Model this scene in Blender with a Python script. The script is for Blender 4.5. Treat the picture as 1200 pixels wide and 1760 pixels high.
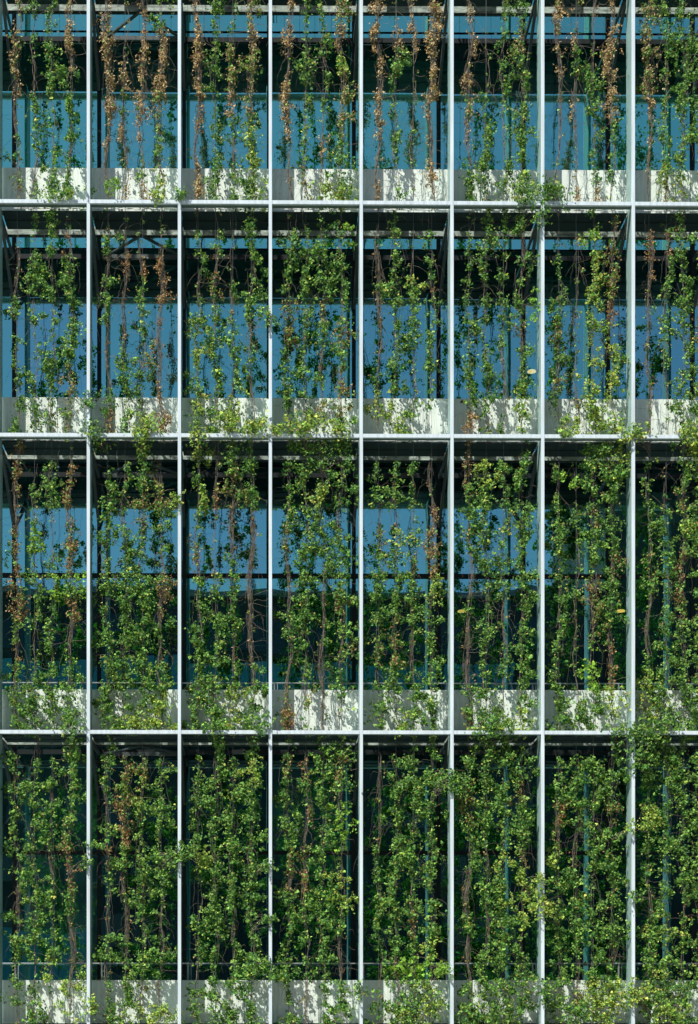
import bpy, math, random
import numpy as np
R = math.radians
random.seed(7)
rng = np.random.default_rng(11)
sc = bpy.context.scene
for o in list(bpy.data.objects): bpy.data.objects.remove(o)
COL = sc.collection

# ---------------------------------------------------------------- camera
L = 27.0                       # metres from the outer edge of the facade
TH = R(0.46)                   # tiny turn to the right
cd = bpy.data.cameras.new('camera'); cam = bpy.data.objects.new('camera', cd); COL.objects.link(cam)
cam.location = (0, -L, 1.6); cam.rotation_euler = (R(90), 0, -TH)
cd.sensor_fit = 'AUTO'; cd.sensor_width = 36; cd.lens = 36 * 27.0 / 17.6
cd.shift_x = (600 - 451.7) / 1760; cd.shift_y = (1734 - 880) / 1760
cd.clip_start = 0.1; cd.clip_end = 2000
sc.camera = cam

# ---------------------------------------------------------------- light
EL, AZ = R(55), R(40)          # sun high, behind the camera and to the left
w = bpy.data.worlds.new('World'); sc.world = w; w.use_nodes = True
nt = w.node_tree; bg = nt.nodes['Background']
sky = nt.nodes.new('ShaderNodeTexSky'); sky.sky_type = 'NISHITA'; sky.sun_disc = False
sky.sun_elevation = EL; sky.sun_rotation = R(220); sky.air_density = 1.0; sky.dust_density = 0.6; sky.ozone_density = 1.0
nt.links.new(sky.outputs[0], bg.inputs[0]); bg.inputs[1].default_value = 0.09
sd = bpy.data.lights.new('sun', 'SUN'); sd.energy = 5.0; sd.angle = R(0.5); sd.color = (1, .965, .91)
sun = bpy.data.objects.new('sun', sd); COL.objects.link(sun)
sun.rotation_euler = (R(90) - EL, 0, -AZ)
sun.location = (-15, -20, 30)
sc.view_settings.view_transform = 'Standard'; sc.view_settings.look = 'None'
sc.view_settings.exposure = 0.40; sc.view_settings.gamma = 1
sc.render.engine = 'CYCLES'
sc.cycles.max_bounces = 8; sc.cycles.transparent_max_bounces = 16

# ---------------------------------------------------------------- helpers
def tag(o, label=None, cat=None, group=None, kind=None):
    if label: o['label'] = label
    if cat: o['category'] = cat
    if group: o['group'] = group
    if kind: o['kind'] = kind
    return o
def empty(name, loc=(0, 0, 0)):
    o = bpy.data.objects.new(name, None); o.location = loc; o.empty_display_size = .2; COL.objects.link(o); return o
class MB:
    def __init__(s): s.v = []; s.f = []
    def box(s, x0, x1, y0, y1, z0, z1):
        n = len(s.v)
        s.v += [(x, y, z) for z in (z0, z1) for y in (y0, y1) for x in (x0, x1)]
        s.f += [tuple(n + i for i in q) for q in ((0, 2, 3, 1), (4, 5, 7, 6), (0, 1, 5, 4), (2, 6, 7, 3), (0, 4, 6, 2), (1, 3, 7, 5))]
        return s
    def bar(s, a, b, w, h=None, n=4):
        h = h or w
        a = np.array(a, float); b = np.array(b, float); d = b - a; d /= np.linalg.norm(d)
        up = np.array([0, 0, 1.0]) if abs(d[2]) < .95 else np.array([0, 1.0, 0])
        u = np.cross(d, up); u /= np.linalg.norm(u); t = np.cross(u, d)
        k = len(s.v)
        for p in (a, b):
            for i in range(n):
                an = 2 * math.pi * (i + .5) / n
                c = (1.414 if n == 4 else 1)
                s.v.append(tuple(p + u * math.cos(an) * w / 2 * c + t * math.sin(an) * h / 2 * c))
        s.f += [(k + i, k + (i + 1) % n, k + n + (i + 1) % n, k + n + i) for i in range(n)]
        s.f += [tuple(k + i for i in reversed(range(n))), tuple(k + n + i for i in range(n))]
        return s
    def lathe(s, prof, c, n=24):
        k = len(s.v)
        for r, z in prof:
            for i in range(n):
                a = 2 * math.pi * i / n
                s.v.append((c[0] + r * math.cos(a), c[1] + r * math.sin(a), c[2] + z))
        for j in range(len(prof) - 1):
            for i in range(n):
                s.f.append((k + j * n + i, k + j * n + (i + 1) % n, k + (j + 1) * n + (i + 1) % n, k + (j + 1) * n + i))
        return s
    def build(s, name, mat, parent=None, bevel=0):
        me = bpy.data.meshes.new(name); me.from_pydata(s.v, [], s.f); me.update()
        me.materials.append(mat)
        o = bpy.data.objects.new(name, me); COL.objects.link(o)
        if parent: o.parent = parent
        if bevel:
            b = o.modifiers.new('bevel', 'BEVEL'); b.width = bevel; b.segments = 2
        return o

# ---------------------------------------------------------------- materials
def principled(name, col, rough=.5, metal=0, spec=.5, noise=0, nscale=3, bump=0, stretch=(1, 1, 1), col2=None):
    m = bpy.data.materials.new(name); m.use_nodes = True; t = m.node_tree
    p = t.nodes['Principled BSDF']; p.inputs['Base Color'].default_value = (*col, 1)
    p.inputs['Roughness'].default_value = rough; p.inputs['Metallic'].default_value = metal
    p.inputs['Specular IOR Level'].default_value = spec
    if noise or bump:
        tc = t.nodes.new('ShaderNodeTexCoord'); mp = t.nodes.new('ShaderNodeMapping'); mp.inputs['Scale'].default_value = stretch
        nz = t.nodes.new('ShaderNodeTexNoise'); nz.inputs['Scale'].default_value = nscale; nz.inputs['Detail'].default_value = 6
        t.links.new(tc.outputs['Object'], mp.inputs[0]); t.links.new(mp.outputs[0], nz.inputs['Vector'])
        if noise:
            r = t.nodes.new('ShaderNodeMix'); r.data_type = 'RGBA'
            mr = t.nodes.new('ShaderNodeMapRange'); mr.inputs[1].default_value = .35; mr.inputs[2].default_value = .7
            t.links.new(nz.outputs[0], mr.inputs[0]); t.links.new(mr.outputs[0], r.inputs['Factor'])
            c2 = col2 or tuple(c * (1 - noise) for c in col)
            r.inputs['A'].default_value = (*col, 1); r.inputs['B'].default_value = (*c2, 1)
            t.links.new(r.outputs['Result'], p.inputs['Base Color'])
        if bump:
            b = t.nodes.new('ShaderNodeBump'); b.inputs['Strength'].default_value = bump; b.inputs['Distance'].default_value = .01
            t.links.new(nz.outputs[0], b.inputs['Height']); t.links.new(b.outputs[0], p.inputs['Normal'])
    return m
M = {}
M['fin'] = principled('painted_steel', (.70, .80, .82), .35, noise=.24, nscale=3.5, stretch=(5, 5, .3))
M['panel'] = principled('pale_panel', (.80, .88, .78), .6, noise=.24, nscale=3.2, stretch=(6, 6, .6))
M['dark'] = principled('dark_metal', (.020, .032, .030), .6, noise=.3)
M['grate'] = principled('grating_steel', (.07, .10, .095), .5, noise=.3)
M['trim'] = principled('galvanised_trim', (.78, .80, .74), .45, noise=.25, nscale=9)
M['brace'] = principled('brace_steel', (.055, .075, .072), .6, noise=.2)
M['rail'] = principled('rail_steel', (.55, .6, .6), .3, metal=.6)
M['mull'] = principled('mullion_dark', (.010, .016, .016), .6, spec=.2)
M['teal'] = principled('teal_profile', (.028, .085, .08), .5)
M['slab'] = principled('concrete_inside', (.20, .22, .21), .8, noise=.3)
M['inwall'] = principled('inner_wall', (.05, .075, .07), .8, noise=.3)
M['blind'] = principled('blind_cloth', (.62, .82, .76), .8, noise=.1, stretch=(30, 1, 1))
M['asphalt'] = principled('asphalt', (.05, .05, .052), .9, noise=.3, nscale=4, bump=.3)
M['paving'] = principled('paving', (.25, .24, .22), .85, noise=.25, nscale=2, bump=.2)
M['brick'] = principled('opposite_render', (.045, .055, .045), .9, noise=.4, nscale=.4)
M['oppwin'] = principled('opposite_window', (.02, .04, .045), .15, noise=.4, nscale=.2)
M['cable'] = principled('steel_cable', (.12, .12, .11), .5, metal=.3)
M['curb'] = principled('curb_mesh', (.44, .54, .47), .6, noise=.75, nscale=7, stretch=(1, 1, 3))
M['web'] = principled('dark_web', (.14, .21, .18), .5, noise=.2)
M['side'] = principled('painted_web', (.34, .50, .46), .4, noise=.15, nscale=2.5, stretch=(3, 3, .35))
M['stem'] = principled('vine_bark', (.25, .21, .155), .85, noise=.6, nscale=14, bump=.5, col2=(.075, .058, .04))
def band(name, c, r=.4): return principled(name, c, r, noise=.3, nscale=.3)
M['opp_glass'] = band('opposite_glass', (.05, .30, .34))
def lamp_mat():
    m = principled('lamp_glow', (.8, .45, .15), .5); p = m.node_tree.nodes['Principled BSDF']
    p.inputs['Emission Color'].default_value = (1, .36, .07, 1); p.inputs['Emission Strength'].default_value = 3.2
    return m
M['lamp'] = lamp_mat()
def glass_mat(k=0):
    m = bpy.data.materials.new('coated_glass'); m.use_nodes = True; t = m.node_tree
    t.nodes.remove(t.nodes['Principled BSDF']); out = t.nodes['Material Output']
    tr = t.nodes.new('ShaderNodeBsdfTransparent'); tr.inputs[0].default_value = ((.30, .66, .62, 1), (.34, .70, .66, 1), (.27, .62, .60, 1), (.40, .78, .72, 1), (.36, .72, .70, 1))[k]
    gl = t.nodes.new('ShaderNodeBsdfGlossy'); gl.inputs['Roughness'].default_value = 0.0; gl.inputs[0].default_value = ((.30, .78, .80, 1), (.30, .84, .82, 1), (.28, .70, .76, 1), (.31, .98, .86, 1), (.31, .90, .84, 1))[k]
    fr = t.nodes.new('ShaderNodeFresnel'); fr.inputs[0].default_value = 1.5
    ad = t.nodes.new('ShaderNodeMath'); ad.operation = 'ADD'; ad.inputs[1].default_value = GREF + (0, -.03, .03, 0, .02)[k]; ad.use_clamp = True
    mx = t.nodes.new('ShaderNodeMixShader')
    t.links.new(fr.outputs[0], ad.inputs[0]); t.links.new(ad.outputs[0], mx.inputs[0])
    t.links.new(tr.outputs[0], mx.inputs[1]); t.links.new(gl.outputs[0], mx.inputs[2]); t.links.new(mx.outputs[0], out.inputs[0])
    # faint waviness of real float glass
    tc = t.nodes.new('ShaderNodeTexCoord'); nz = t.nodes.new('ShaderNodeTexNoise'); nz.inputs['Scale'].default_value = .9; nz.inputs['Detail'].default_value = 1
    b = t.nodes.new('ShaderNodeBump'); b.inputs['Strength'].default_value = .10; b.inputs['Distance'].default_value = .02
    t.links.new(tc.outputs['Object'], nz.inputs['Vector']); t.links.new(nz.outputs[0], b.inputs['Height']); t.links.new(b.outputs[0], gl.inputs['Normal'])
    return m
GREF = .52
GL = [glass_mat(k) for k in range(3)]; GLT = [glass_mat(3), glass_mat(4), glass_mat(3)]  # GLT: top-storey tint carries the brighter sky reflection in its colour
def leaf_mat(name, rough, trans):
    m = bpy.data.materials.new(name); m.use_nodes = True; t = m.node_tree
    p = t.nodes['Principled BSDF']; out = t.nodes['Material Output']
    a = t.nodes.new('ShaderNodeAttribute'); a.attribute_name = 'leaf_colour'
    p.inputs['Roughness'].default_value = rough; p.inputs['Specular IOR Level'].default_value = .22
    tl = t.nodes.new('ShaderNodeBsdfTranslucent'); hs = t.nodes.new('ShaderNodeHueSaturation')
    hs.inputs['Value'].default_value = 1.5; hs.inputs['Saturation'].default_value = 1.1
    mx = t.nodes.new('ShaderNodeMixShader'); mx.inputs[0].default_value = trans
    t.links.new(a.outputs['Color'], p.inputs['Base Color']); t.links.new(a.outputs['Color'], hs.inputs['Color'])
    t.links.new(hs.outputs[0], tl.inputs[0]); t.links.new(p.outputs[0], mx.inputs[1]); t.links.new(tl.outputs[0], mx.inputs[2])
    t.links.new(mx.outputs[0], out.inputs[0])
    return m
M['leaf'] = leaf_mat('leaf_green', .48, .24)
M['dry'] = leaf_mat('leaf_dry', .7, .18)

# ---------------------------------------------------------------- layout (photo pixels -> metres)
def PX(px, d=0.0):
    t = (px - 451.7) / 2700; c, s = math.cos(TH), math.sin(TH); D = L + d
    return (D * c * t + D * s) / (c - s * t)
def PZ(py, d=0.0): return 1.6 + (1734 - py) / 2700 * (L + d)
SP = 1.563
def FX(i): return -2.777 + SP * i         # fin centre; i = 0 is the fin at px 152
FINS = list(range(-3, 10))                  # one bay beyond the frame at both sides
XL, XR = FX(-3), FX(9)
EDGE = [-455, -53, 347, 748, 1258, 1766]    # top of the soffit of each floor edge (photo y)
EZ = [PZ(e) for e in EDGE]                 # centre of the white edge beam
GY = 1.94                                  # glass plane
ROOF = EZ[0] + 1.2

# ---------------------------------------------------------------- ground
g = MB(); g.v = [(-600, -900, 0), (600, -900, 0), (600, 300, 0), (-600, 300, 0)]; g.f = [(0, 1, 2, 3)]
tag(g.build('ground', M['paving']), kind='structure')
g = MB(); g.v = [(-600, -50, .004), (600, -50, .004), (600, -36, .004), (-600, -36, .004)]; g.f = [(0, 1, 2, 3)]
tag(g.build('road', M['asphalt']), kind='structure')
g = MB(); g.box(-600, 600, -36, -35.8, 0, .12); g.box(-600, 600, -50.2, -50, 0, .12); tag(g.build('kerb', M['paving']), kind='structure')

# ---------------------------------------------------------------- the building
B = empty('office_building', (0, 1, 0))
tag(B, 'glass office block with white steel grid and pale parapets carrying the climbing vines', 'building')
def part(mb, name, mat, parent=B, bevel=0):
    o = mb.build(name, mat, parent, bevel)
    if parent is B: o.location = (0, -1, 0)
    return o
# fins
for i in FINS:
    x = FX(i); m = MB(); m.box(x - .028, x + .028, -.003, .045, 0, ROOF)
    f_ = part(m, 'vertical_fin', M['fin'], bevel=.003)
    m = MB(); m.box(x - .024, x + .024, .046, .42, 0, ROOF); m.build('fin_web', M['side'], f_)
# floor edges: beam, trough trim, grating deck, back curb
for k, z in enumerate(EZ):
    m = MB()
    for i in FINS[:-1]: m.box(FX(i) + .03, FX(i + 1) - .03, 0, .05, z - .033, z + .030)
    f_ = part(m, 'edge_beam', M['fin'])
    m = MB()
    for i in FINS[:-1]: m.box(FX(i) + .03, FX(i + 1) - .03, .051, .15, z - .030, z + .026)
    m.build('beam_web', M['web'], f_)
    m = MB()
    for i in FINS[:-1]: m.box(FX(i) + .034, FX(i + 1) - .034, .262, .275, z + .004, z + .02)
    part(m, 'trough_lip', M['trim'])
    m = MB()
    for i in FINS[:-1]:
        a, b = FX(i) + .034, FX(i + 1) - .034
        m.box(a, b, .287, .93, z - .028, z - .020)
        m.box(a, b, .60, .64, z - .040, z - .0285)
    part(m, 'walkway_grating', M['dark'])
    m = MB(); m.box(XL, XR, 1.08, 1.10, z - .042, z + .10)
    part(m, 'walkway_curb', M['curb'])
    m = MB(); m.box(XL, XR, 1.102, 1.16, z - .06, z + .10)
    part(m, 'curb_channel', M['dark'])
    # brackets under the walkway along each fin, leaning back to the glass
    for i in FINS:
        x = FX(i)
        m = MB(); m.bar((x, .44, z - .08), (x, GY - .06, z - .98), .045, .09)
        m.box(x - .02, x + .02, .422, GY - .05, z - .11, z - .05)
        part(m, 'bracket', M['brace'])
    # flat V of wind bracing under the walkway of one bay
    xa, xb = FX(0), FX(1); xm = (xa + xb) / 2 + .05
    m = MB(); zz = z - .075
    m.bar((xm, 1.03, zz), (xb - .03, GY - .10, zz), .05, .03); m.bar((xm, 1.03, zz), (xa + .12, GY - .10, zz), .05, .03)
    m.box(xa + .1, xb - .03, GY - .16, GY - .11, zz - .05, zz + .02)
    part(m, 'wind_brace', M['brace'])
# parapets, one panel per bay and storey, with fine joints
for k, z in enumerate(EZ):
    top = z + .822; bot = z + .07
    for i in FINS[:-1]:
        a, b = FX(i) + .002, FX(i + 1) - .002
        m = MB(); m.box(a, b, .47, .482, bot, top)
        p = part(m, 'parapet_panel', M['panel'])
        m = MB(); m.box(a, b, .484, .50, bot + .004, top - .004)
        q = m.build('parapet_dark_back', M['dark'], p)  # dark backing added so the shaded parapet back mirrors near-black
        if (i + k) % 2 == 0:
            m = MB(); xj = a + SP * random.choice((.62, .71, .80)); m.box(xj, xj + .006, .467, .4697, bot, top - .002)
            m.build('panel_joint', M['brace'], p)
    m = MB(); m.box(XL, XR, .46, .51, bot - .06, bot - .004); part(m, 'parapet_foot', M['dark'])
    # handrail on stub arms in front of the glass
    zr = top + .32; m = MB(); m.bar((XL, 1.47, zr), (XR, 1.47, zr), .028, n=8)
    h = part(m, 'handrail', M['rail'])
    for i in FINS:
        m = MB(); x = FX(i) + .09
        m.box(x - .012, x + .012, 1.46, 1.484, zr - .55, zr - .014); m.box(x + .05, x + .062, 1.46, 1.484, zr - .55, zr - .014)
        m.box(x - .01, x + .01, 1.484, GY - .07, zr - .54, zr - .50)
        m.build('rail_post', M['rail'], h)
# curtain wall
def pane(x0, x1, z0, z1):
    cx, cz = (x0 + x1) / 2, (z0 + z1) / 2; w2, h2 = (x1 - x0) / 2, (z1 - z0) / 2
    m = MB(); m.v = [(-w2, 0, -h2), (w2, 0, -h2), (w2, 0, h2), (-w2, 0, h2)]; m.f = [(0, 1, 2, 3)]
    o = m.build('window_pane', random.choice(GLT if z1 > EZ[2] + .3 else GL), B); o.location = (cx, GY - 1, cz)
    o.rotation_euler = (R(random.gauss(0, .06)), 0, R(random.gauss(0, .10)))
TR = {3: 990, 4: 1466}
zlev = [ROOF] + [e - .02 for e in EZ[1:]] + [0]
for k in range(1, len(EZ) + 0):
    ztop, zbot = EZ[k - 1] + .12, EZ[k] + .12
    for i in FINS[:-1]:
        a, b = FX(i) + .035, FX(i + 1) - .035
        if (k - 1) in (2, 3) or k in (3, 4) and False:
            pass
        tz = None
        if k == 4: tz = PZ(990, GY)
        if k == 5: tz = PZ(1466, GY)
        if tz:
            pane(a, b, tz + .03, ztop - .02); pane(a, b, zbot + .02, tz - .03)
        else:
            pane(a, b, zbot + .02, ztop - .02)
pane_low = MB(); pane_low.box(XL, XR, GY, GY + .05, 0, EZ[-1] + .1); part(pane_low, 'base_wall', M['slab'])
m = MB()
for k in (4, 5):
    tz = PZ(990 if k == 4 else 1466, GY); m = MB(); m.box(XL, XR, GY - .05, GY + .04, tz - .035, tz + .035); part(m, 'transom', M['mull'])
for k, z in enumerate(EZ):
    m = MB(); m.box(XL, XR, GY - .03, GY + .03, z - .075, z + .01); part(m, 'head_rail', M['mull'])
for i in FINS:
    m = MB(); m.box(FX(i) - .035, FX(i) + .035, GY - .045, GY + .06, 0, ROOF); part(m, 'mullion', M['mull'])
    if i < FINS[-1]:
        x = FX(i) + SP * [.5, .30, .5, .72, .40, .58, .5, .66, .36, .5, .5, .4][i + 3]
        m = MB(); m.box(x, x + .045, GY + .004, GY + .06, 0, ROOF); part(m, 'inner_mullion', M['teal'] if i % 3 else M['mull'])
# inside: slabs, back wall, side walls, roof
for k, z in enumerate(EZ):
    m = MB(); m.box(XL, XR, GY + .08, 10, z - .25, z + .15); part(m, 'floor_slab', M['slab'])
    if k:
        for j, x in enumerate((FX(-1) + .8, FX(2) + .5, FX(5) + .9)):
            m = MB(); m.bar((x, 4.2, z + .15), (x, 4.2, EZ[k - 1] - .25), .4, n=12); part(m, 'inner_column', M['slab'])
        zt = EZ[k - 1] - .25
        m = MB(); m.box(XL + .1, XR - .1, 3.0, 3.25, zt - .28, zt - .002); part(m, 'air_duct', M['slab'])
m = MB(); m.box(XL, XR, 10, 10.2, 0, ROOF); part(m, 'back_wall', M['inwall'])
m = MB(); m.box(XL - .2, XL, GY - .05, 10.2, 0, ROOF); m.box(XR, XR + .2, GY - .05, 10.2, 0, ROOF); part(m, 'side_wall', M['panel'])
m = MB(); m.box(XL - .2, XR + .2, .5, 10.2, ROOF, ROOF + .3); part(m, 'roof', M['dark'])
# blinds behind panes (bay, storey, how far down)
for (i, k, frac) in ((0, 1, .30), (0, 2, .58), (1, 2, .95), (4, 2, .62), (4, 2, .62), (5, 2, .90), (2, 2, .16), (3, 2, .57), (6, 2, .70),
                     (1, 4, .16), (4, 4, .18), (-1, 5, .98), (6, 4, .12), (3, 4, .17), (2, 5, .45), (5, 3, .2), (6, 3, .25)):
    zt = EZ[k - 1] - .26; zb = EZ[k] + .16; h = (zt - zb) * frac
    m = MB(); n = 40; a, b = FX(i) + .05, FX(i + 1) - .05
    if (i * 3 + k) % 4 == 0: b = a + (b - a) * .55
    k0 = 0
    for q in range(n + 1):
        xx = a + (b - a) * q / n; yy = GY + .22 + .018 * math.sin(q * 1.3)
        m.v += [(xx, yy, zt - h), (xx, yy, zt)]
        if q: m.f.append((2 * q - 2, 2 * q, 2 * q + 1, 2 * q - 1))
    part(m, 'blind', M['blind'])
# cables, four to a bay
COFF = [.315, .615, .915, 1.235]
VY = .19
CAB = {}
for bay in range(8):
    for c in range(4):
        x = FX(bay - 1) + COFF[c]; CAB[(bay, c)] = x
        m = MB(); m.bar((x, VY, 0), (x, VY, ROOF - .1), .006, n=6); part(m, 'steel_cable', M['cable'])

# pendant lamps inside
for (px, py, lab) in ((794, 1051, 'orange disc lamp glowing inside the sixth bay from left, third storey down'),
                      (1067, 1050, 'orange disc lamp glowing inside the seventh bay from left, third storey down'),
                      (1190, 640, 'orange disc lamp glowing inside the rightmost bay, second storey down'),
                      (914, 638, 'small orange disc lamp glowing inside the sixth bay, second storey down')):
    d = 2.9; x, z = PX(px, d), PZ(py, d)
    zc = [e for e in EZ if e > z][-1] - .25
    r = empty('pendant_lamp', (x, d, z)); tag(r, lab, 'lamp', 'pendant lamps hanging inside')
    m = MB(); m.lathe([(.012, .03), (.07, .028), (.085, .012), (.08, .0), (.0, -.004)], (0, 0, 0)); m.build('lamp_shade', M['lamp'], r)
    m = MB(); m.bar((0, 0, .03), (0, 0, zc - z), .006, n=6); m.build('cord', M['mull'], r)

# ---------------------------------------------------------------- the building across the street (seen mirrored in the glass)
O = empty('opposite_building', (0, -60, 0)); tag(O, 'dark office block across the street, mirrored in the lower windows', 'building')
def opart(mb, name, mat): 
    o = mb.build(name, mat, O); o.location = (0, 60, 0); return o
m = MB(); m.box(-70, 20.5, -76, -60, 0, 25.5); m.box(20.5, 70, -76, -59, 0, 35.5); opart(m, 'wall', M['brick'])
m = MB(); m.box(-70.3, 20.2, -76.3, -59.6, 25.5, 25.9); m.box(20.2, 70.3, -76.3, -58.6, 35.5, 35.9); opart(m, 'roof', M['slab'])
for s in range(7):
    m = MB(); z0 = 2 + s * 3.4
    for q in range(44):
        x = -69 + q * 1.95
        if x < 15: m.box(x, x + 1.5, -60.02, -59.95, z0, z0 + 1.7)
    opart(m, 'window_row', M['oppwin'])
m = MB(); m.box(-69, 15.5, -59.9, -59.8, 18.5, 21.8); opart(m, 'glazed_band', M['opp_glass'])
m = MB(); m.box(-69, -9, -59.9, -59.8, .5, 6.2); opart(m, 'glazed_band', M['opp_glass'])

# ---------------------------------------------------------------- vines
# one letter per ~0.4 m: . gap  , few leaves  s bare stems  S bundle of bare stems  g/G/M green thin/dense/massed
# y/Y/W yellow-green  L lime  b/B dry brown  m/X mixed brown and green
V = {
 1: ["mmmbssggm gg,,GGgsG ggGGGGgGG bBbGGGsgG", "bBBBBbbsL ,,,bgbs,b bbBBBb,gb GBBBXmGmY",
     "bBBBbbsbB GgGGgggGG ggXXbgsGG XBXXXYYYG", "bBsBBb,ss ggGGGygmm gG,gg,b,, XBYXXXGGW",
     "BBbBBbssb ,bGgggG,g bb,,,,,,, BBBBbSSBs", "bbsBXbsGG .,,,gGGGg gggGgg,Gg GXGGGGGGY",
     "Bbbsss,,G ,bGsbs,,b s,,GGgggb bbBBBggg,", "XXXXbbss, GGGmgGGYm GGGGGGGGY gGMMMMGGG"],
 2: [".,ssGgggGG g,GGG,gGgG GGGGggMGGm ,bGGgGGXmm", ",GSGGsssGB ,,bsssGGGG ,,bggGXGGW ,,bBbSSsbB",
     ",ggsGYYGYG ,gmmGGgGGG ,,,gmGGGYY GGGGGsgs,G", ",GGGXXGGGg ,gGGGggGGW GMMMmGsgmY ,GGGGXGXXG",
     ".sSSSssgY, gGGMGGGGYY .,,YGGg,gG ,ggsGGGgg,", ",ggggGGGgB gGGgggGGGm ggggGGsssg GsGGGmGGYY",
     ".,ggGXGXGG .,,,,,,,mY gYYYWyYWWW mmXXbYYWWW", ".bbss,sss, ,bgGGGg,,, gGGGGGGGGG .gGGGXGGMW"],
 3: ["bbbsbbgBgbGGG .,ggLgGgggGGG .GG,,gLgggGGG ,bBbBbGBSgGGG", ".gGGGGGGGGGGG .ggsGGMGMGMMG GGXmgGMMMGMMW .mXGgsBBGsGYW",
     "YgYgmbgGMMGGG s,b,,,gGMGGMM GXXSSgGggsGYY gGGSSSSSSsGGG", "gggGm,sGGssmB GggGGGGGgGgmg GMYGGGssgsSss MMGsGGGXGsGgs",
     ".gGsXGGMGmgGg .gGsYGGGmXGMY .ggggmGGssggG .ssbBBYGGGGGg", "bbGGmssgSSSGm .YGGGGggGggGG .GggGGGssgg,G gMMGGGGGGGGGY",
     ".ggGGgGGGgGGM .L,gGg,,,,,GG gMGmGGBXmLLGG MMMGGXGGmbbYY", ".ggg,mGssgYYY .,,GGGGGGGGGG gGmYGBBXGGGGG WGGGGGGMGGGGG"],
 4: [".GGgGGGSGGgGs ,gMMGgGGGGggG .gsGGssGgGY,, GGGGXBbGSSsYY", "gGgsGbg,sG,gG .XXBBGSgSGGGg .mYGgGGGgMMmW .GgGgMGgssssY",
     ".gGGgYg,GG,gg GGGGGgGGGggGM .gMGGGGMsgGGM gYGGGGGggGGGG", "gmGGGmbGGGGgG .bgbsmBGGggss GGGgGGGGGGggG gBsLLLYYGssGG",
     ".ssgsggGGgg,G .GGGGGGGggbGG gGMGGMgGbgLGG gGMMGGGGGYLYY", ".GXXGGSSGSsGG GGgGgsGGsGGGG GGMMGYGgMMGGG gMXGGmYWWMGGG",
     ".GGBmYGGgGGGG .GGGssGGGGGmG .GGGGGgGMMGYY gMGXGMGGMSGYY", "MMgYGggsGGGGG MMGGGMGGWGYGG gGMGGGGgggGGG GGMMMGYGGGGMG"],
}
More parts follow.
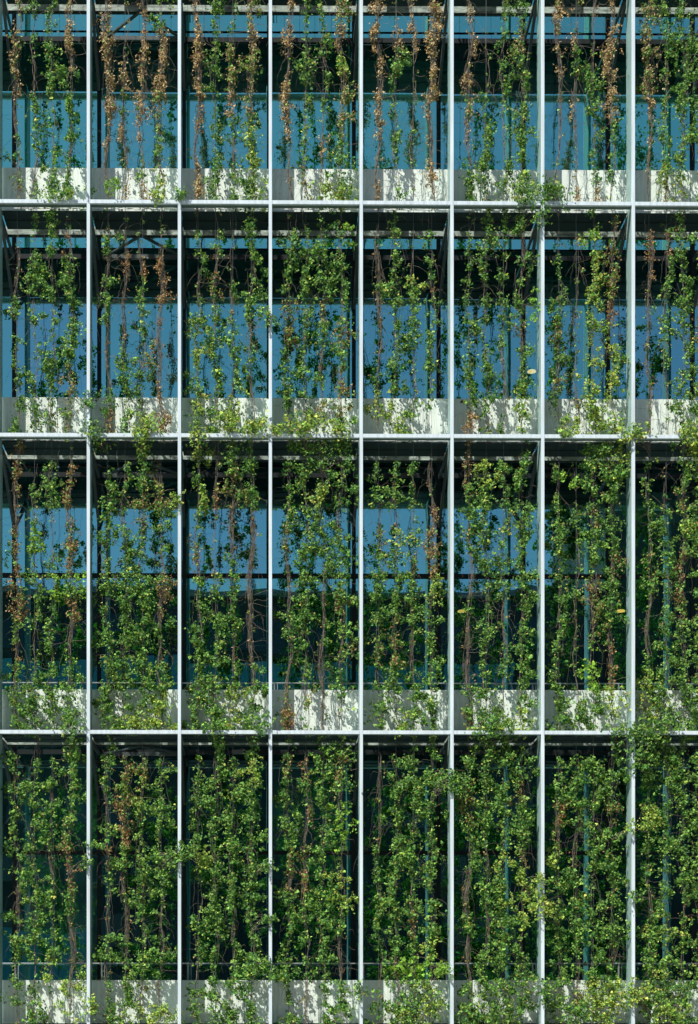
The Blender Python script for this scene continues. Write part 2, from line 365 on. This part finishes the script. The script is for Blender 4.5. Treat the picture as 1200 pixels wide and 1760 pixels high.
# loose clumps: photo x, y, half width, half height, letter, how many leaves, 1 = hangs in front of the grid
CL = [(905, 335, 20, 24, 'G', 90, 1), (946, 330, 24, 20, 'G', 120, 1), (932, 368, 12, 20, 'G', 60, 1), (446, 320, 20, 22, 'Y', 70, 0),
      (582, 322, 30, 20, 'Y', 150, 0), (908, 312, 20, 22, 'Y', 80, 0), (100, 332, 28, 14, 'G', 70, 1), (118, 335, 14, 12, 'Y', 30, 1), (250, 738, 26, 20, 'Y', 130, 1),
      (163, 742, 18, 18, 'G', 70, 1), (168, 762, 12, 12, 'G', 30, 0), (388, 730, 24, 20, 'Y', 100, 1), (440, 732, 24, 18, 'Y', 100, 1), (338, 750, 16, 26, 'Y', 60, 1),
      (520, 733, 26, 18, 'W', 130, 1), (580, 738, 26, 14, 'Y', 90, 1), (480, 738, 20, 12, 'Y', 50, 1), (1186, 742, 20, 26, 'W', 140, 1), (1092, 745, 26, 16, 'Y', 110, 1),
      (1068, 772, 32, 24, 'Y', 130, 0), (1030, 795, 30, 24, 'G', 90, 0), (975, 742, 16, 8, 'Y', 24, 1), (248, 765, 14, 20, 'Y', 60, 0), (400, 775, 16, 26, 'G', 70, 0),
      (545, 775, 34, 26, 'G', 120, 0), (590, 760, 22, 18, 'G', 60, 0), (125, 1250, 22, 20, 'G', 80, 1), (450, 1248, 18, 18, 'G', 60, 1), (848, 1250, 34, 20, 'G', 150, 1),
      (370, 1250, 26, 14, 'G', 70, 1), (1095, 1260, 44, 24, 'G', 230, 1), (1140, 1248, 26, 20, 'G', 80, 1), (1100, 1300, 26, 24, 'G', 120, 1), (1150, 1305, 28, 30, 'G', 120, 0),
      (165, 1452, 16, 9, 'G', 40, 1), (305, 1470, 30, 16, 'G', 120, 1), (322, 1458, 16, 14, 'G', 50, 1), (775, 1345, 26, 20, 'G', 120, 1), (795, 1345, 20, 16, 'G', 60, 0), (462, 1486, 16, 8, 'G', 36, 1),
      (1108, 1415, 18, 14, 'Y', 50, 1), (930, 1512, 22, 7, 'Y', 40, 1), (150, 1482, 10, 8, 'G', 20, 1), (458, 1580, 22, 10, 'G', 50, 1), (1092, 1540, 14, 10, 'G', 30, 1),
      (12, 1295, 12, 12, 'G', 26, 0), (12, 945, 14, 18, 'g', 26, 0), (600, 388, 9, 14, 'L', 20, 0), (922, 510, 8, 22, 'L', 34, 0), (302, 862, 10, 14, 'Y', 34, 1), (455, 545, 16, 14, 'G', 44, 1),
      (470, 555, 12, 10, 'G', 20, 1), (150, 690, 14, 14, 'G', 34, 1), (22, 90, 8, 60, 'b', 60, 0), (8, 262, 8, 10, 'g', 14, 0), (210, 112, 14, 26, 'b', 30, 0), (162, 26, 12, 10, 'b', 16, 0), (198, 322, 12, 16, 'L', 40, 1),
      (272, 335, 14, 12, 'Y', 40, 1), (312, 335, 12, 12, 'G', 34, 1), (1050, 74, 18, 7, 'b', 26, 0), (970, 12, 14, 6, 'b', 18, 0), (1020, 130, 16, 20, 'G', 60, 0), (1120, 125, 18, 30, 'B', 50, 0), (950, 318, 22, 16, 'G', 50, 0),
      (12, 1012, 8, 18, 'b', 26, 0), (18, 1000, 12, 14, 'b', 20, 0), (105, 1018, 18, 10, 'L', 36, 0), (62, 935, 14, 10, 'L', 30, 0), (135, 1010, 10, 24, 'L', 40, 0), (600, 1120, 26, 16, 'G', 70, 0), (606, 1105, 10, 12, 'b', 20, 0),
      (450, 1660, 26, 20, 'G', 80, 1), (480, 1680, 18, 14, 'G', 50, 1), (620, 1700, 22, 20, 'G', 60, 1), (160, 1730, 12, 24, 'Y', 60, 1), (140, 1690, 14, 34, 'Y', 70, 0), (760, 1665, 18, 12, 'L', 60, 1), (700, 1665, 30, 14, 'L', 70, 0),
      (935, 1560, 24, 26, 'W', 110, 1), (930, 1700, 30, 20, 'G', 90, 1), (1090, 1710, 40, 22, 'Y', 170, 1), (1040, 1720, 34, 20, 'Y', 120, 0), (990, 1745, 30, 20, 'G', 120, 1), (1150, 1740, 34, 20, 'Y', 140, 1), (300, 1745, 22, 14, 'Y', 50, 0),
      (800, 1745, 30, 20, 'G', 130, 0), (700, 1745, 30, 20, 'Y', 120, 0), (870, 1735, 30, 22, 'G', 120, 0), (60, 1735, 14, 18, 'G', 40, 0), (590, 1290, 26, 30, 'G', 90, 0), (590, 1345, 18, 18, 'G', 50, 1), (440, 1490, 24, 12, 'G', 60, 0),
      (1085, 1420, 10, 8, 'Y', 20, 1), (1195, 1500, 14, 30, 'G', 70, 0), (1100, 1200, 30, 30, 'Y', 110, 0), (230, 1235, 30, 14, 'Y', 90, 0), (470, 1225, 14, 24, 'g', 16, 0), (500, 1230, 10, 22, 'B', 60, 0), (360, 1180, 30, 16, 'G', 80, 0),
      (1195, 60, 14, 60, 'G', 120, 0), (640, 1225, 14, 14, 'g', 16, 0)]

NPC = {'.': 0, ',': 14, 's': 12, 'S': 18, 'g': 135, 'G': 325, 'M': 560, 'y': 130, 'Y': 335, 'W': 540, 'L': 140, 'b': 175, 'B': 430, 'm': 160, 'X': 350}
HW = {'.': 0, ',': .05, 's': .05, 'S': .08, 'g': .07, 'G': .14, 'M': .25, 'y': .07, 'Y': .145, 'W': .235, 'L': .13, 'b': .062, 'B': .10, 'm': .075, 'X': .125}
# fraction dry
DRY = {',': .35, 's': .7, 'S': .8, 'g': .04, 'G': .03, 'M': .01, 'y': .05, 'Y': .03, 'W': .02, 'L': 0, 'b': .96, 'B': .95, 'm': .5, 'X': .55}
# base colours
GREEN = np.array([(.075, .19, .032), (.135, .31, .050), (.20, .40, .070), (.080, .23, .052), (.27, .46, .090), (.045, .13, .032)])
YEL = np.array([(.25, .42, .06), (.38, .54, .085), (.18, .34, .05), (.48, .58, .10), (.52, .52, .12)])
LIME = np.array([(.22, .42, .05), (.32, .52, .06), (.16, .34, .04)])
BROWN = np.array([(.50, .33, .13), (.66, .50, .25), (.28, .17, .07), (.76, .60, .33), (.44, .34, .16), (.16, .10, .045), (.36, .22, .085)])

def norm(a): return a / np.maximum(np.linalg.norm(a, axis=-1, keepdims=True), 1e-9)
def leaves(name, P, size, colr, mat, parent, lobes, droop):
    """P: n x 3 leaf bases in the parent's space; every leaf is a spray of folded pointed blades"""
    n = len(P)
    if not n: return
    # each leaf: outward normal mostly towards the street and the sky, tip hanging
    N = norm(np.stack([rng.normal(-.10, .72, n), rng.normal(-.85, .45, n), rng.normal(.32, .62, n)], 1))
    T = np.stack([rng.normal(0, .75, n), rng.normal(-.2, .4, n), rng.normal(-droop, .5, n)], 1)
    T = norm(T - N * (T * N).sum(1, keepdims=True)); S = np.cross(N, T)
    vs, fs, cs = [], [], []
    base = 0
    for (ang, ln, wd) in lobes:
        ca, sa = math.cos(ang), math.sin(ang)
        jit = rng.normal(0, .12, n)[:, None]
        D = norm(T * ca + S * sa + N * jit); Q = norm(np.cross(N, D))
        s = (size * ln * rng.uniform(.8, 1.15, n))[:, None]; ww = s * wd
        fold = rng.uniform(.05, .35, n)[:, None]
        b0 = P + D * s * .05
        l = P + D * s * .50 + Q * ww + N * ww * fold
        r = P + D * s * .45 - Q * ww + N * ww * fold
        tip = P + D * s - N * s * rng.uniform(-.1, .35, n)[:, None]
        mid = P + D * s * .55 - N * ww * .12
        v = np.stack([b0, l, tip, r, mid], 1).reshape(-1, 3); vs.append(v)
        k = base + np.arange(n)[:, None] * 5
        fs.append(np.concatenate([k + np.array([[0, 4, 1]]), k + np.array([[1, 4, 2]]), k + np.array([[0, 3, 4]]), k + np.array([[4, 3, 2]])], 0))
        c = np.clip(colr * rng.uniform(.88, 1.14, n)[:, None], 0, 1); cs.append(np.repeat(c, 5, 0)); base += n * 5
    v = np.concatenate(vs).astype(np.float32); f = np.concatenate(fs).astype(np.int32); c = np.concatenate(cs)
    return raw_mesh(name, v, f, mat, parent, c)
def raw_mesh(name, v, f, mat, parent, c=None, smooth=False):
    me = bpy.data.meshes.new(name); nf, kk = f.shape
    me.vertices.add(len(v)); me.vertices.foreach_set('co', v.ravel())
    me.loops.add(nf * kk); me.loops.foreach_set('vertex_index', f.ravel())
    me.polygons.add(nf); me.polygons.foreach_set('loop_start', np.arange(nf, dtype=np.int32) * kk)
    if smooth: me.polygons.foreach_set('use_smooth', np.ones(nf, dtype=bool))
    me.update(calc_edges=True)
    if c is not None:
        at = me.attributes.new('leaf_colour', 'FLOAT_COLOR', 'POINT')
        at.data.foreach_set('color', np.concatenate([c, np.ones((len(c), 1))], 1).astype(np.float32).ravel())
    me.materials.append(mat)
    o = bpy.data.objects.new(name, me); COL.objects.link(o); o.parent = parent
    return o
def tube(pts, rad, sides=4):
    pts = np.asarray(pts, float); n = len(pts); d = norm(np.gradient(pts, axis=0))
    u = norm(np.cross(d, np.array([.3, .9, .31]))); t = np.cross(u, d)
    rad = np.broadcast_to(rad, (n,))[:, None, None]
    a = np.arange(sides) * 2 * math.pi / sides
    v = pts[:, None] + rad * (u[:, None] * np.cos(a)[None, :, None] + t[:, None] * np.sin(a)[None, :, None])
    k = np.arange(n - 1)[:, None] * sides; j = np.arange(sides)[None]; j2 = (j + 1) % sides
    f = np.stack([k + j, k + j2, k + sides + j2, k + sides + j], -1).reshape(-1, 4)
    return v.reshape(-1, 3), f
LOBES5 = [(0, 1, .30), (.85, .82, .27), (-.85, .82, .27), (1.75, .55, .24), (-1.75, .55, .24)]
LOBES3 = [(0, 1, .42), (.95, .8, .36), (-.95, .8, .36)]
LOBED = [(0, .95, .38), (1.2, .6, .30)]

def palette(ch, n):
    if ch in 'yYW': a = YEL if True else GREEN; w_ = YEL
    elif ch == 'L': w_ = LIME
    else: w_ = GREEN
    c = w_[rng.integers(0, len(w_), n)].copy()
    if ch in 'gGMmX,sS':
        q = rng.random(n) < .10; c[q] = YEL[rng.integers(0, len(YEL), q.sum())]
    if ch in 'yYW':
        q = rng.random(n) < .30; c[q] = GREEN[rng.integers(0, len(GREEN), q.sum())]
    return c * (rng.beta(1.5, 2.0, n) * 1.25 + .36)[:, None]  # wide spread paints sparse highlights and leaf self-shadow into the colours
def arc(p, ln, dirx, sag, n=9):
    t = np.linspace(0, 1, n); a = rng.uniform(-.9, .7)
    x = p[0] + dirx * ln * np.sin(t * 1.5) * math.cos(a); z = p[2] + ln * t * math.sin(a) - sag * t * t + .02 * np.sin(t * 9 + rng.uniform(0, 6))
    y = p[1] - .05 * np.sin(t * 3) * rng.uniform(-.6, 1)
    return np.stack([x, y, z], 1)

NUM = ['first', 'second', 'third', 'fourth', 'fifth', 'sixth', 'seventh', 'rightmost']
STO = {1: 'top storey', 2: 'second storey', 3: 'third storey', 4: 'lowest storey'}
CABN = ['first', 'second', 'third', 'fourth']
def describe(s):
    n = len(s); dry = sum(c in 'bB' for c in s) / n; mix = sum(c in 'mX' for c in s) / n; bare = sum(c in 'sS.,' for c in s) / n
    yel = sum(c in 'yYWL' for c in s) / n; big = sum(c in 'GMYWX' for c in s) / n
    if 'L' in s: return 'bright lime tufted green vine' if bare < .4 else 'thin vine with one lime tuft'
    if dry > .55: return 'dry brown leaved vine'
    if bare > .55: return 'nearly bare twiggy vine'
    if dry + mix > .35: return 'half withered brown and green vine'
    if yel > .35: return 'dense yellow-green vine'
    if big > .8: return 'thick dark green vine'
    if big > .5: return 'bushy green vine'
    return 'slender green vine'

RANGE = {1: (-46, 343), 2: (350, 745), 3: (752, 1255), 4: (1262, 1764)}
ZEDGE = {1: EZ[2], 2: EZ[3], 3: EZ[4], 4: EZ[5]}
for st in (1, 2, 3, 4):
    for bay in range(8):
        cols = V[st][bay].split()
        for c in range(4):
            s = cols[c]; x0 = CAB[(bay, c)]
            if st == 1:
                y_top = 0; s = s[0] + s; y0 = -38
            else: y0 = RANGE[st][0]
            y1 = RANGE[st][1]; ch_h = (y1 - y0) / len(s)
            zb = ZEDGE[st] + .035
            root = empty('climbing_vine', (x0, VY, zb))
            tag(root, '%s, %s cable of %s bay%s, %s' % (describe(s), CABN[c], NUM[bay], '' if bay == 7 else ' from left', STO[st]), 'climbing vine', 'vines climbing the facade cables')
            # wiggling centre line
            ph = rng.uniform(0, 6.28, 6)
            def cx(z): return .035 * np.sin(z * 2.1 + ph[0]) + .022 * np.sin(z * 5.3 + ph[1])
            P, C, SZ, PD, CD, SD = [], [], [], [], [], []
            sv, sf, nb = [], [], 0
            def addtube(pts, r, sides=4):
                global sv_, nbv
                v, f = tube(pts, r, sides); sv.append(v); sf.append(f + addtube.n); addtube.n += len(v)
            addtube.n = 0
            def addclump(px, pz, hw, hh, ch, n, yc, ys, shape='cell'):
                if n <= 0: return
                # leaves gather in small tufts with gaps between
                nt_ = max(2, int(n / 5.5)); 
                if shape == 'cell':
                    tx = rng.normal(0, hw * .52, nt_); tz = rng.uniform(-hh, hh, nt_)
                else:
                    tx = rng.normal(0, hw * .55, nt_); tz = rng.normal(0, hh * .55, nt_)
                if shape == 'cell':
                    ns = 3; sx, sz = rng.normal(0, hw * .55, ns), rng.uniform(-hh, hh, ns); kk = rng.integers(0, ns, nt_); cl = rng.random(nt_) < (.5 if hw > .2 else .28)
                    tx = np.where(cl, sx[kk] + rng.normal(0, .035, nt_), tx); tz = np.where(cl, sz[kk] + rng.normal(0, .04, nt_), tz)
                if shape == 'cell':
                    # growth comes in flushes: dense pads, then gaps; the column also swells and narrows
                    za = pz + tz; dn = .5 + .32 * np.sin(za * 8.3 + ph[2] + 2.2 * np.sin(za * 3.1 + ph[3])) + .25 * np.sin(za * 17 + ph[4] + tx * 14)
                    keep = rng.random(nt_) < np.clip(dn * 1.75 - .12, .10, 1)
                    if keep.sum() > 1:
                        tx, tz = tx[keep], tz[keep]; n = max(1, int(n * len(tx) / nt_ * 1.12)); nt_ = len(tx)
                        tx = tx * (.75 + .4 * np.sin((pz + tz) * 5.1 + ph[5])) + hw * .3 * np.sin((pz + tz) * 4.3 + ph[3])
                ty = yc + rng.normal(0, ys, nt_)
                k = rng.integers(0, nt_, n)
                X = px + tx[k] + rng.normal(0, .022, n); Z = pz + tz[k] + rng.normal(0, .022, n); Y = ty[k] + rng.normal(0, .018, n)
                Y = np.clip(Y, -.16, .24)
                d = rng.random(n) < DRY[ch] * (1 if st < 3 else .82)
                A = np.stack([X, Y, Z], 1); g_ = ~d
                if g_.any():
                    P.append(A[g_]); C.append(palette(ch, g_.sum())); SZ.append(rng.gamma(8, .0034, g_.sum()).clip(.013, .062) * (1.25 if ch == 'L' else 1))
                if d.any():
                    q = A[d]; PD.append(q); CD.append(BROWN[rng.integers(0, len(BROWN), d.sum())] * rng.uniform(.7, 1.2, d.sum())[:, None] * (np.array([1, 1, 1]) if st == 1 else np.array([.72, .62, .55]))); SD.append(rng.uniform(.024, .038, d.sum()))
            for j, ch in enumerate(s):
                ya = y0 + j * ch_h; zc = PZ(ya + ch_h / 2) - zb; hh = ch_h / 200
                if ch == '.': continue
                n = int(NPC[ch] * ch_h / 40 * rng.uniform(.8, 1.2) * (1.25 if st > 2 and j >= len(s) - 2 else 1) * (1.04, 1.05, 1.04, 1.08)[st - 1])
                # first leafy cell under a gap starts ragged
                xo = float(cx(zc)) + rng.normal(0, .02)
                addclump(xo, zc, HW[ch] * (1 if st < 3 else 1.14 if j < len(s) - 2 else 1.35), hh * 1.12, ch, int(n * (1 if st < 3 else 1.12)), 0 if ch not in 'GMYWX' else -.02, .035 if ch in 'gbms,Sy' else .075)
                # side tuft
                if ch in 'GMYWXLmg' and rng.random() < (.4 if st < 3 else .7):
                    addclump(xo + rng.choice([-1, 1]) * HW[ch] * rng.uniform(1, 1.6), zc + rng.uniform(-hh, hh), .07, .06, ch, int(n * .25), 0, .04, 'b')
                # bare tendrils
                nt2 = {'s': 4, 'S': 6, 'b': 2, 'B': 2}.get(ch, 1.5)
                for q in range(rng.poisson(nt2 * .9)):
                    p = (xo + rng.normal(0, .02), rng.normal(0, .02), zc + rng.uniform(-hh, hh))
                    addtube(arc(p, rng.uniform(.06, .34) if rng.random() < .8 else rng.uniform(.3, .6), rng.choice([-1, 1]), rng.uniform(0, .25)), np.linspace(.0024, .0013, 9), 3)
            # main strands
            ztop = None
            for j, ch in enumerate(s):
                if ch != '.': ztop = PZ(y0 + j * ch_h) - zb; break
            if ztop is None: ztop = 0.3
            nst = 2 + sum(c_ in 'sSbBmX' for c_ in s) // 5
            for q in range(nst):
                zt = ztop * rng.uniform(.8, 1.03) if q else ztop + .05
                zz = np.arange(-.06, zt, .07); p1, p2, a = rng.uniform(0, 6.28), rng.uniform(0, 6.28), rng.uniform(.008, .028)
                xx = cx(zz) + a * np.sin(zz * 7 + p1) + .008 * np.sin(zz * 19 + p2); yy = a * np.cos(zz * 6 + p2)
                addtube(np.stack([xx, yy, zz], 1), np.linspace(.0054, .0026, len(zz)) * rng.uniform(.6, 1.2), 5)
            # long thin trailing stems, some swinging towards the next cable
            for q in range(rng.poisson(5)):
                ln = rng.uniform(.35, 1.1); z1_ = rng.uniform(.2, max(.4, ztop - .1)); t = np.linspace(0, 1, 16)
                dx = rng.choice([-1, 1]) * rng.uniform(.04, .26)
                xx = cx(z1_) + dx * np.sin(t * rng.uniform(1.2, 3.0)) + .008 * np.sin(t * 23 + q); zz = z1_ - ln * t
                addtube(np.stack([xx, -.03 - .05 * np.sin(t * 3), zz], 1), np.linspace(.0024, .0014, 16), 3)
            # bundles of dead stems
            for j, ch in enumerate(s):
                k = {'S': 11, 's': 5, 'b': 4, 'B': 5, 'm': 3, 'X': 4, 'G': 1}.get(ch, 0)
                if not k: continue
                za = PZ(y0 + (j + 1) * ch_h) - zb; zc_ = PZ(y0 + j * ch_h) - zb
                for q in range(k):
                    e0, e1 = za - rng.uniform(0, .2), zc_ + rng.uniform(0, .2); zz = np.linspace(e0, e1, 12)
                    wd = HW[ch] * .42; o1, o2 = rng.normal(0, wd, 2)
                    t = np.linspace(0, 1, 12)
                    xx = cx(zz) + o1 * (1 - t) + o2 * t + rng.uniform(.004, .018) * np.sin(t * rng.uniform(5, 12) + q)
                    addtube(np.stack([xx, rng.normal(0, .02) + 0 * zz - .01, zz], 1), rng.uniform(.0016, .0032), 3)
            # loose clumps that belong to this vine
            for (bx, by, rx, ry, ch, n, front) in CL:
                sto = 1 if by < 347 else 2 if by < 748 else 3 if by < 1258 else 4
                # a clump hanging over an edge from above belongs to the vine rooted above it
                if sto > 1 and by < RANGE[sto][0] + 60 and front: sto -= 1
                if sto != st: continue
                X = PX(bx); best = min(CAB, key=lambda k_: abs(CAB[k_] - X))
                if best != (bay, c): continue
                yc = (-.19 if front else -.03)
                lx, lz = X - x0, PZ(by) - zb
                hw, hh = rx / 100 * 1.0, ry / 100 * 1.0
                nn = int(n * 3.3)
                if front:
                    nt_ = max(3, int(nn / 6)); tx, tz = rng.normal(0, hw * .5, nt_), rng.normal(0, hh * .5, nt_); k = rng.integers(0, nt_, nn)
                    A = np.stack([lx + tx[k] + rng.normal(0, .025, nn), yc - .02 + rng.uniform(-.09, .02, nn) - .0, lz + tz[k] + rng.normal(0, .025, nn)], 1)
                    P.append(A); C.append(palette(ch, nn)); SZ.append(rng.gamma(8, .0036, nn).clip(.013, .064))
                else:
                    addclump(lx, lz, hw, hh, ch, nn, yc, .06, 'b')
                for q in range(max(2, nn // 18)):
                    e = np.array([lx + rng.normal(0, hw * .5), yc, lz + rng.normal(0, hh * .5)]); b0 = np.array([float(cx(e[2])), 0, e[2] + rng.uniform(-.3, .05)])
                    t = np.linspace(0, 1, 10)[:, None]; pts = b0 * (1 - t) + e * t + np.array([0, -.06, .08]) * np.sin(t * 3.14) * rng.uniform(-.5, 1)
                    addtube(pts, np.linspace(.004, .002, 10), 3)
            if sv: raw_mesh('stem', np.concatenate(sv).astype(np.float32), np.concatenate(sf).astype(np.int32)[:, [0, 1, 2, 3]], M['stem'], root, smooth=True)
            if P: leaves('foliage', np.concatenate(P), np.concatenate(SZ), np.concatenate(C), M['leaf'], root, LOBES3, .55)
            if PD: leaves('dry_foliage', np.concatenate(PD), np.concatenate(SD), np.concatenate(CD), M['dry'], root, LOBED, .9)
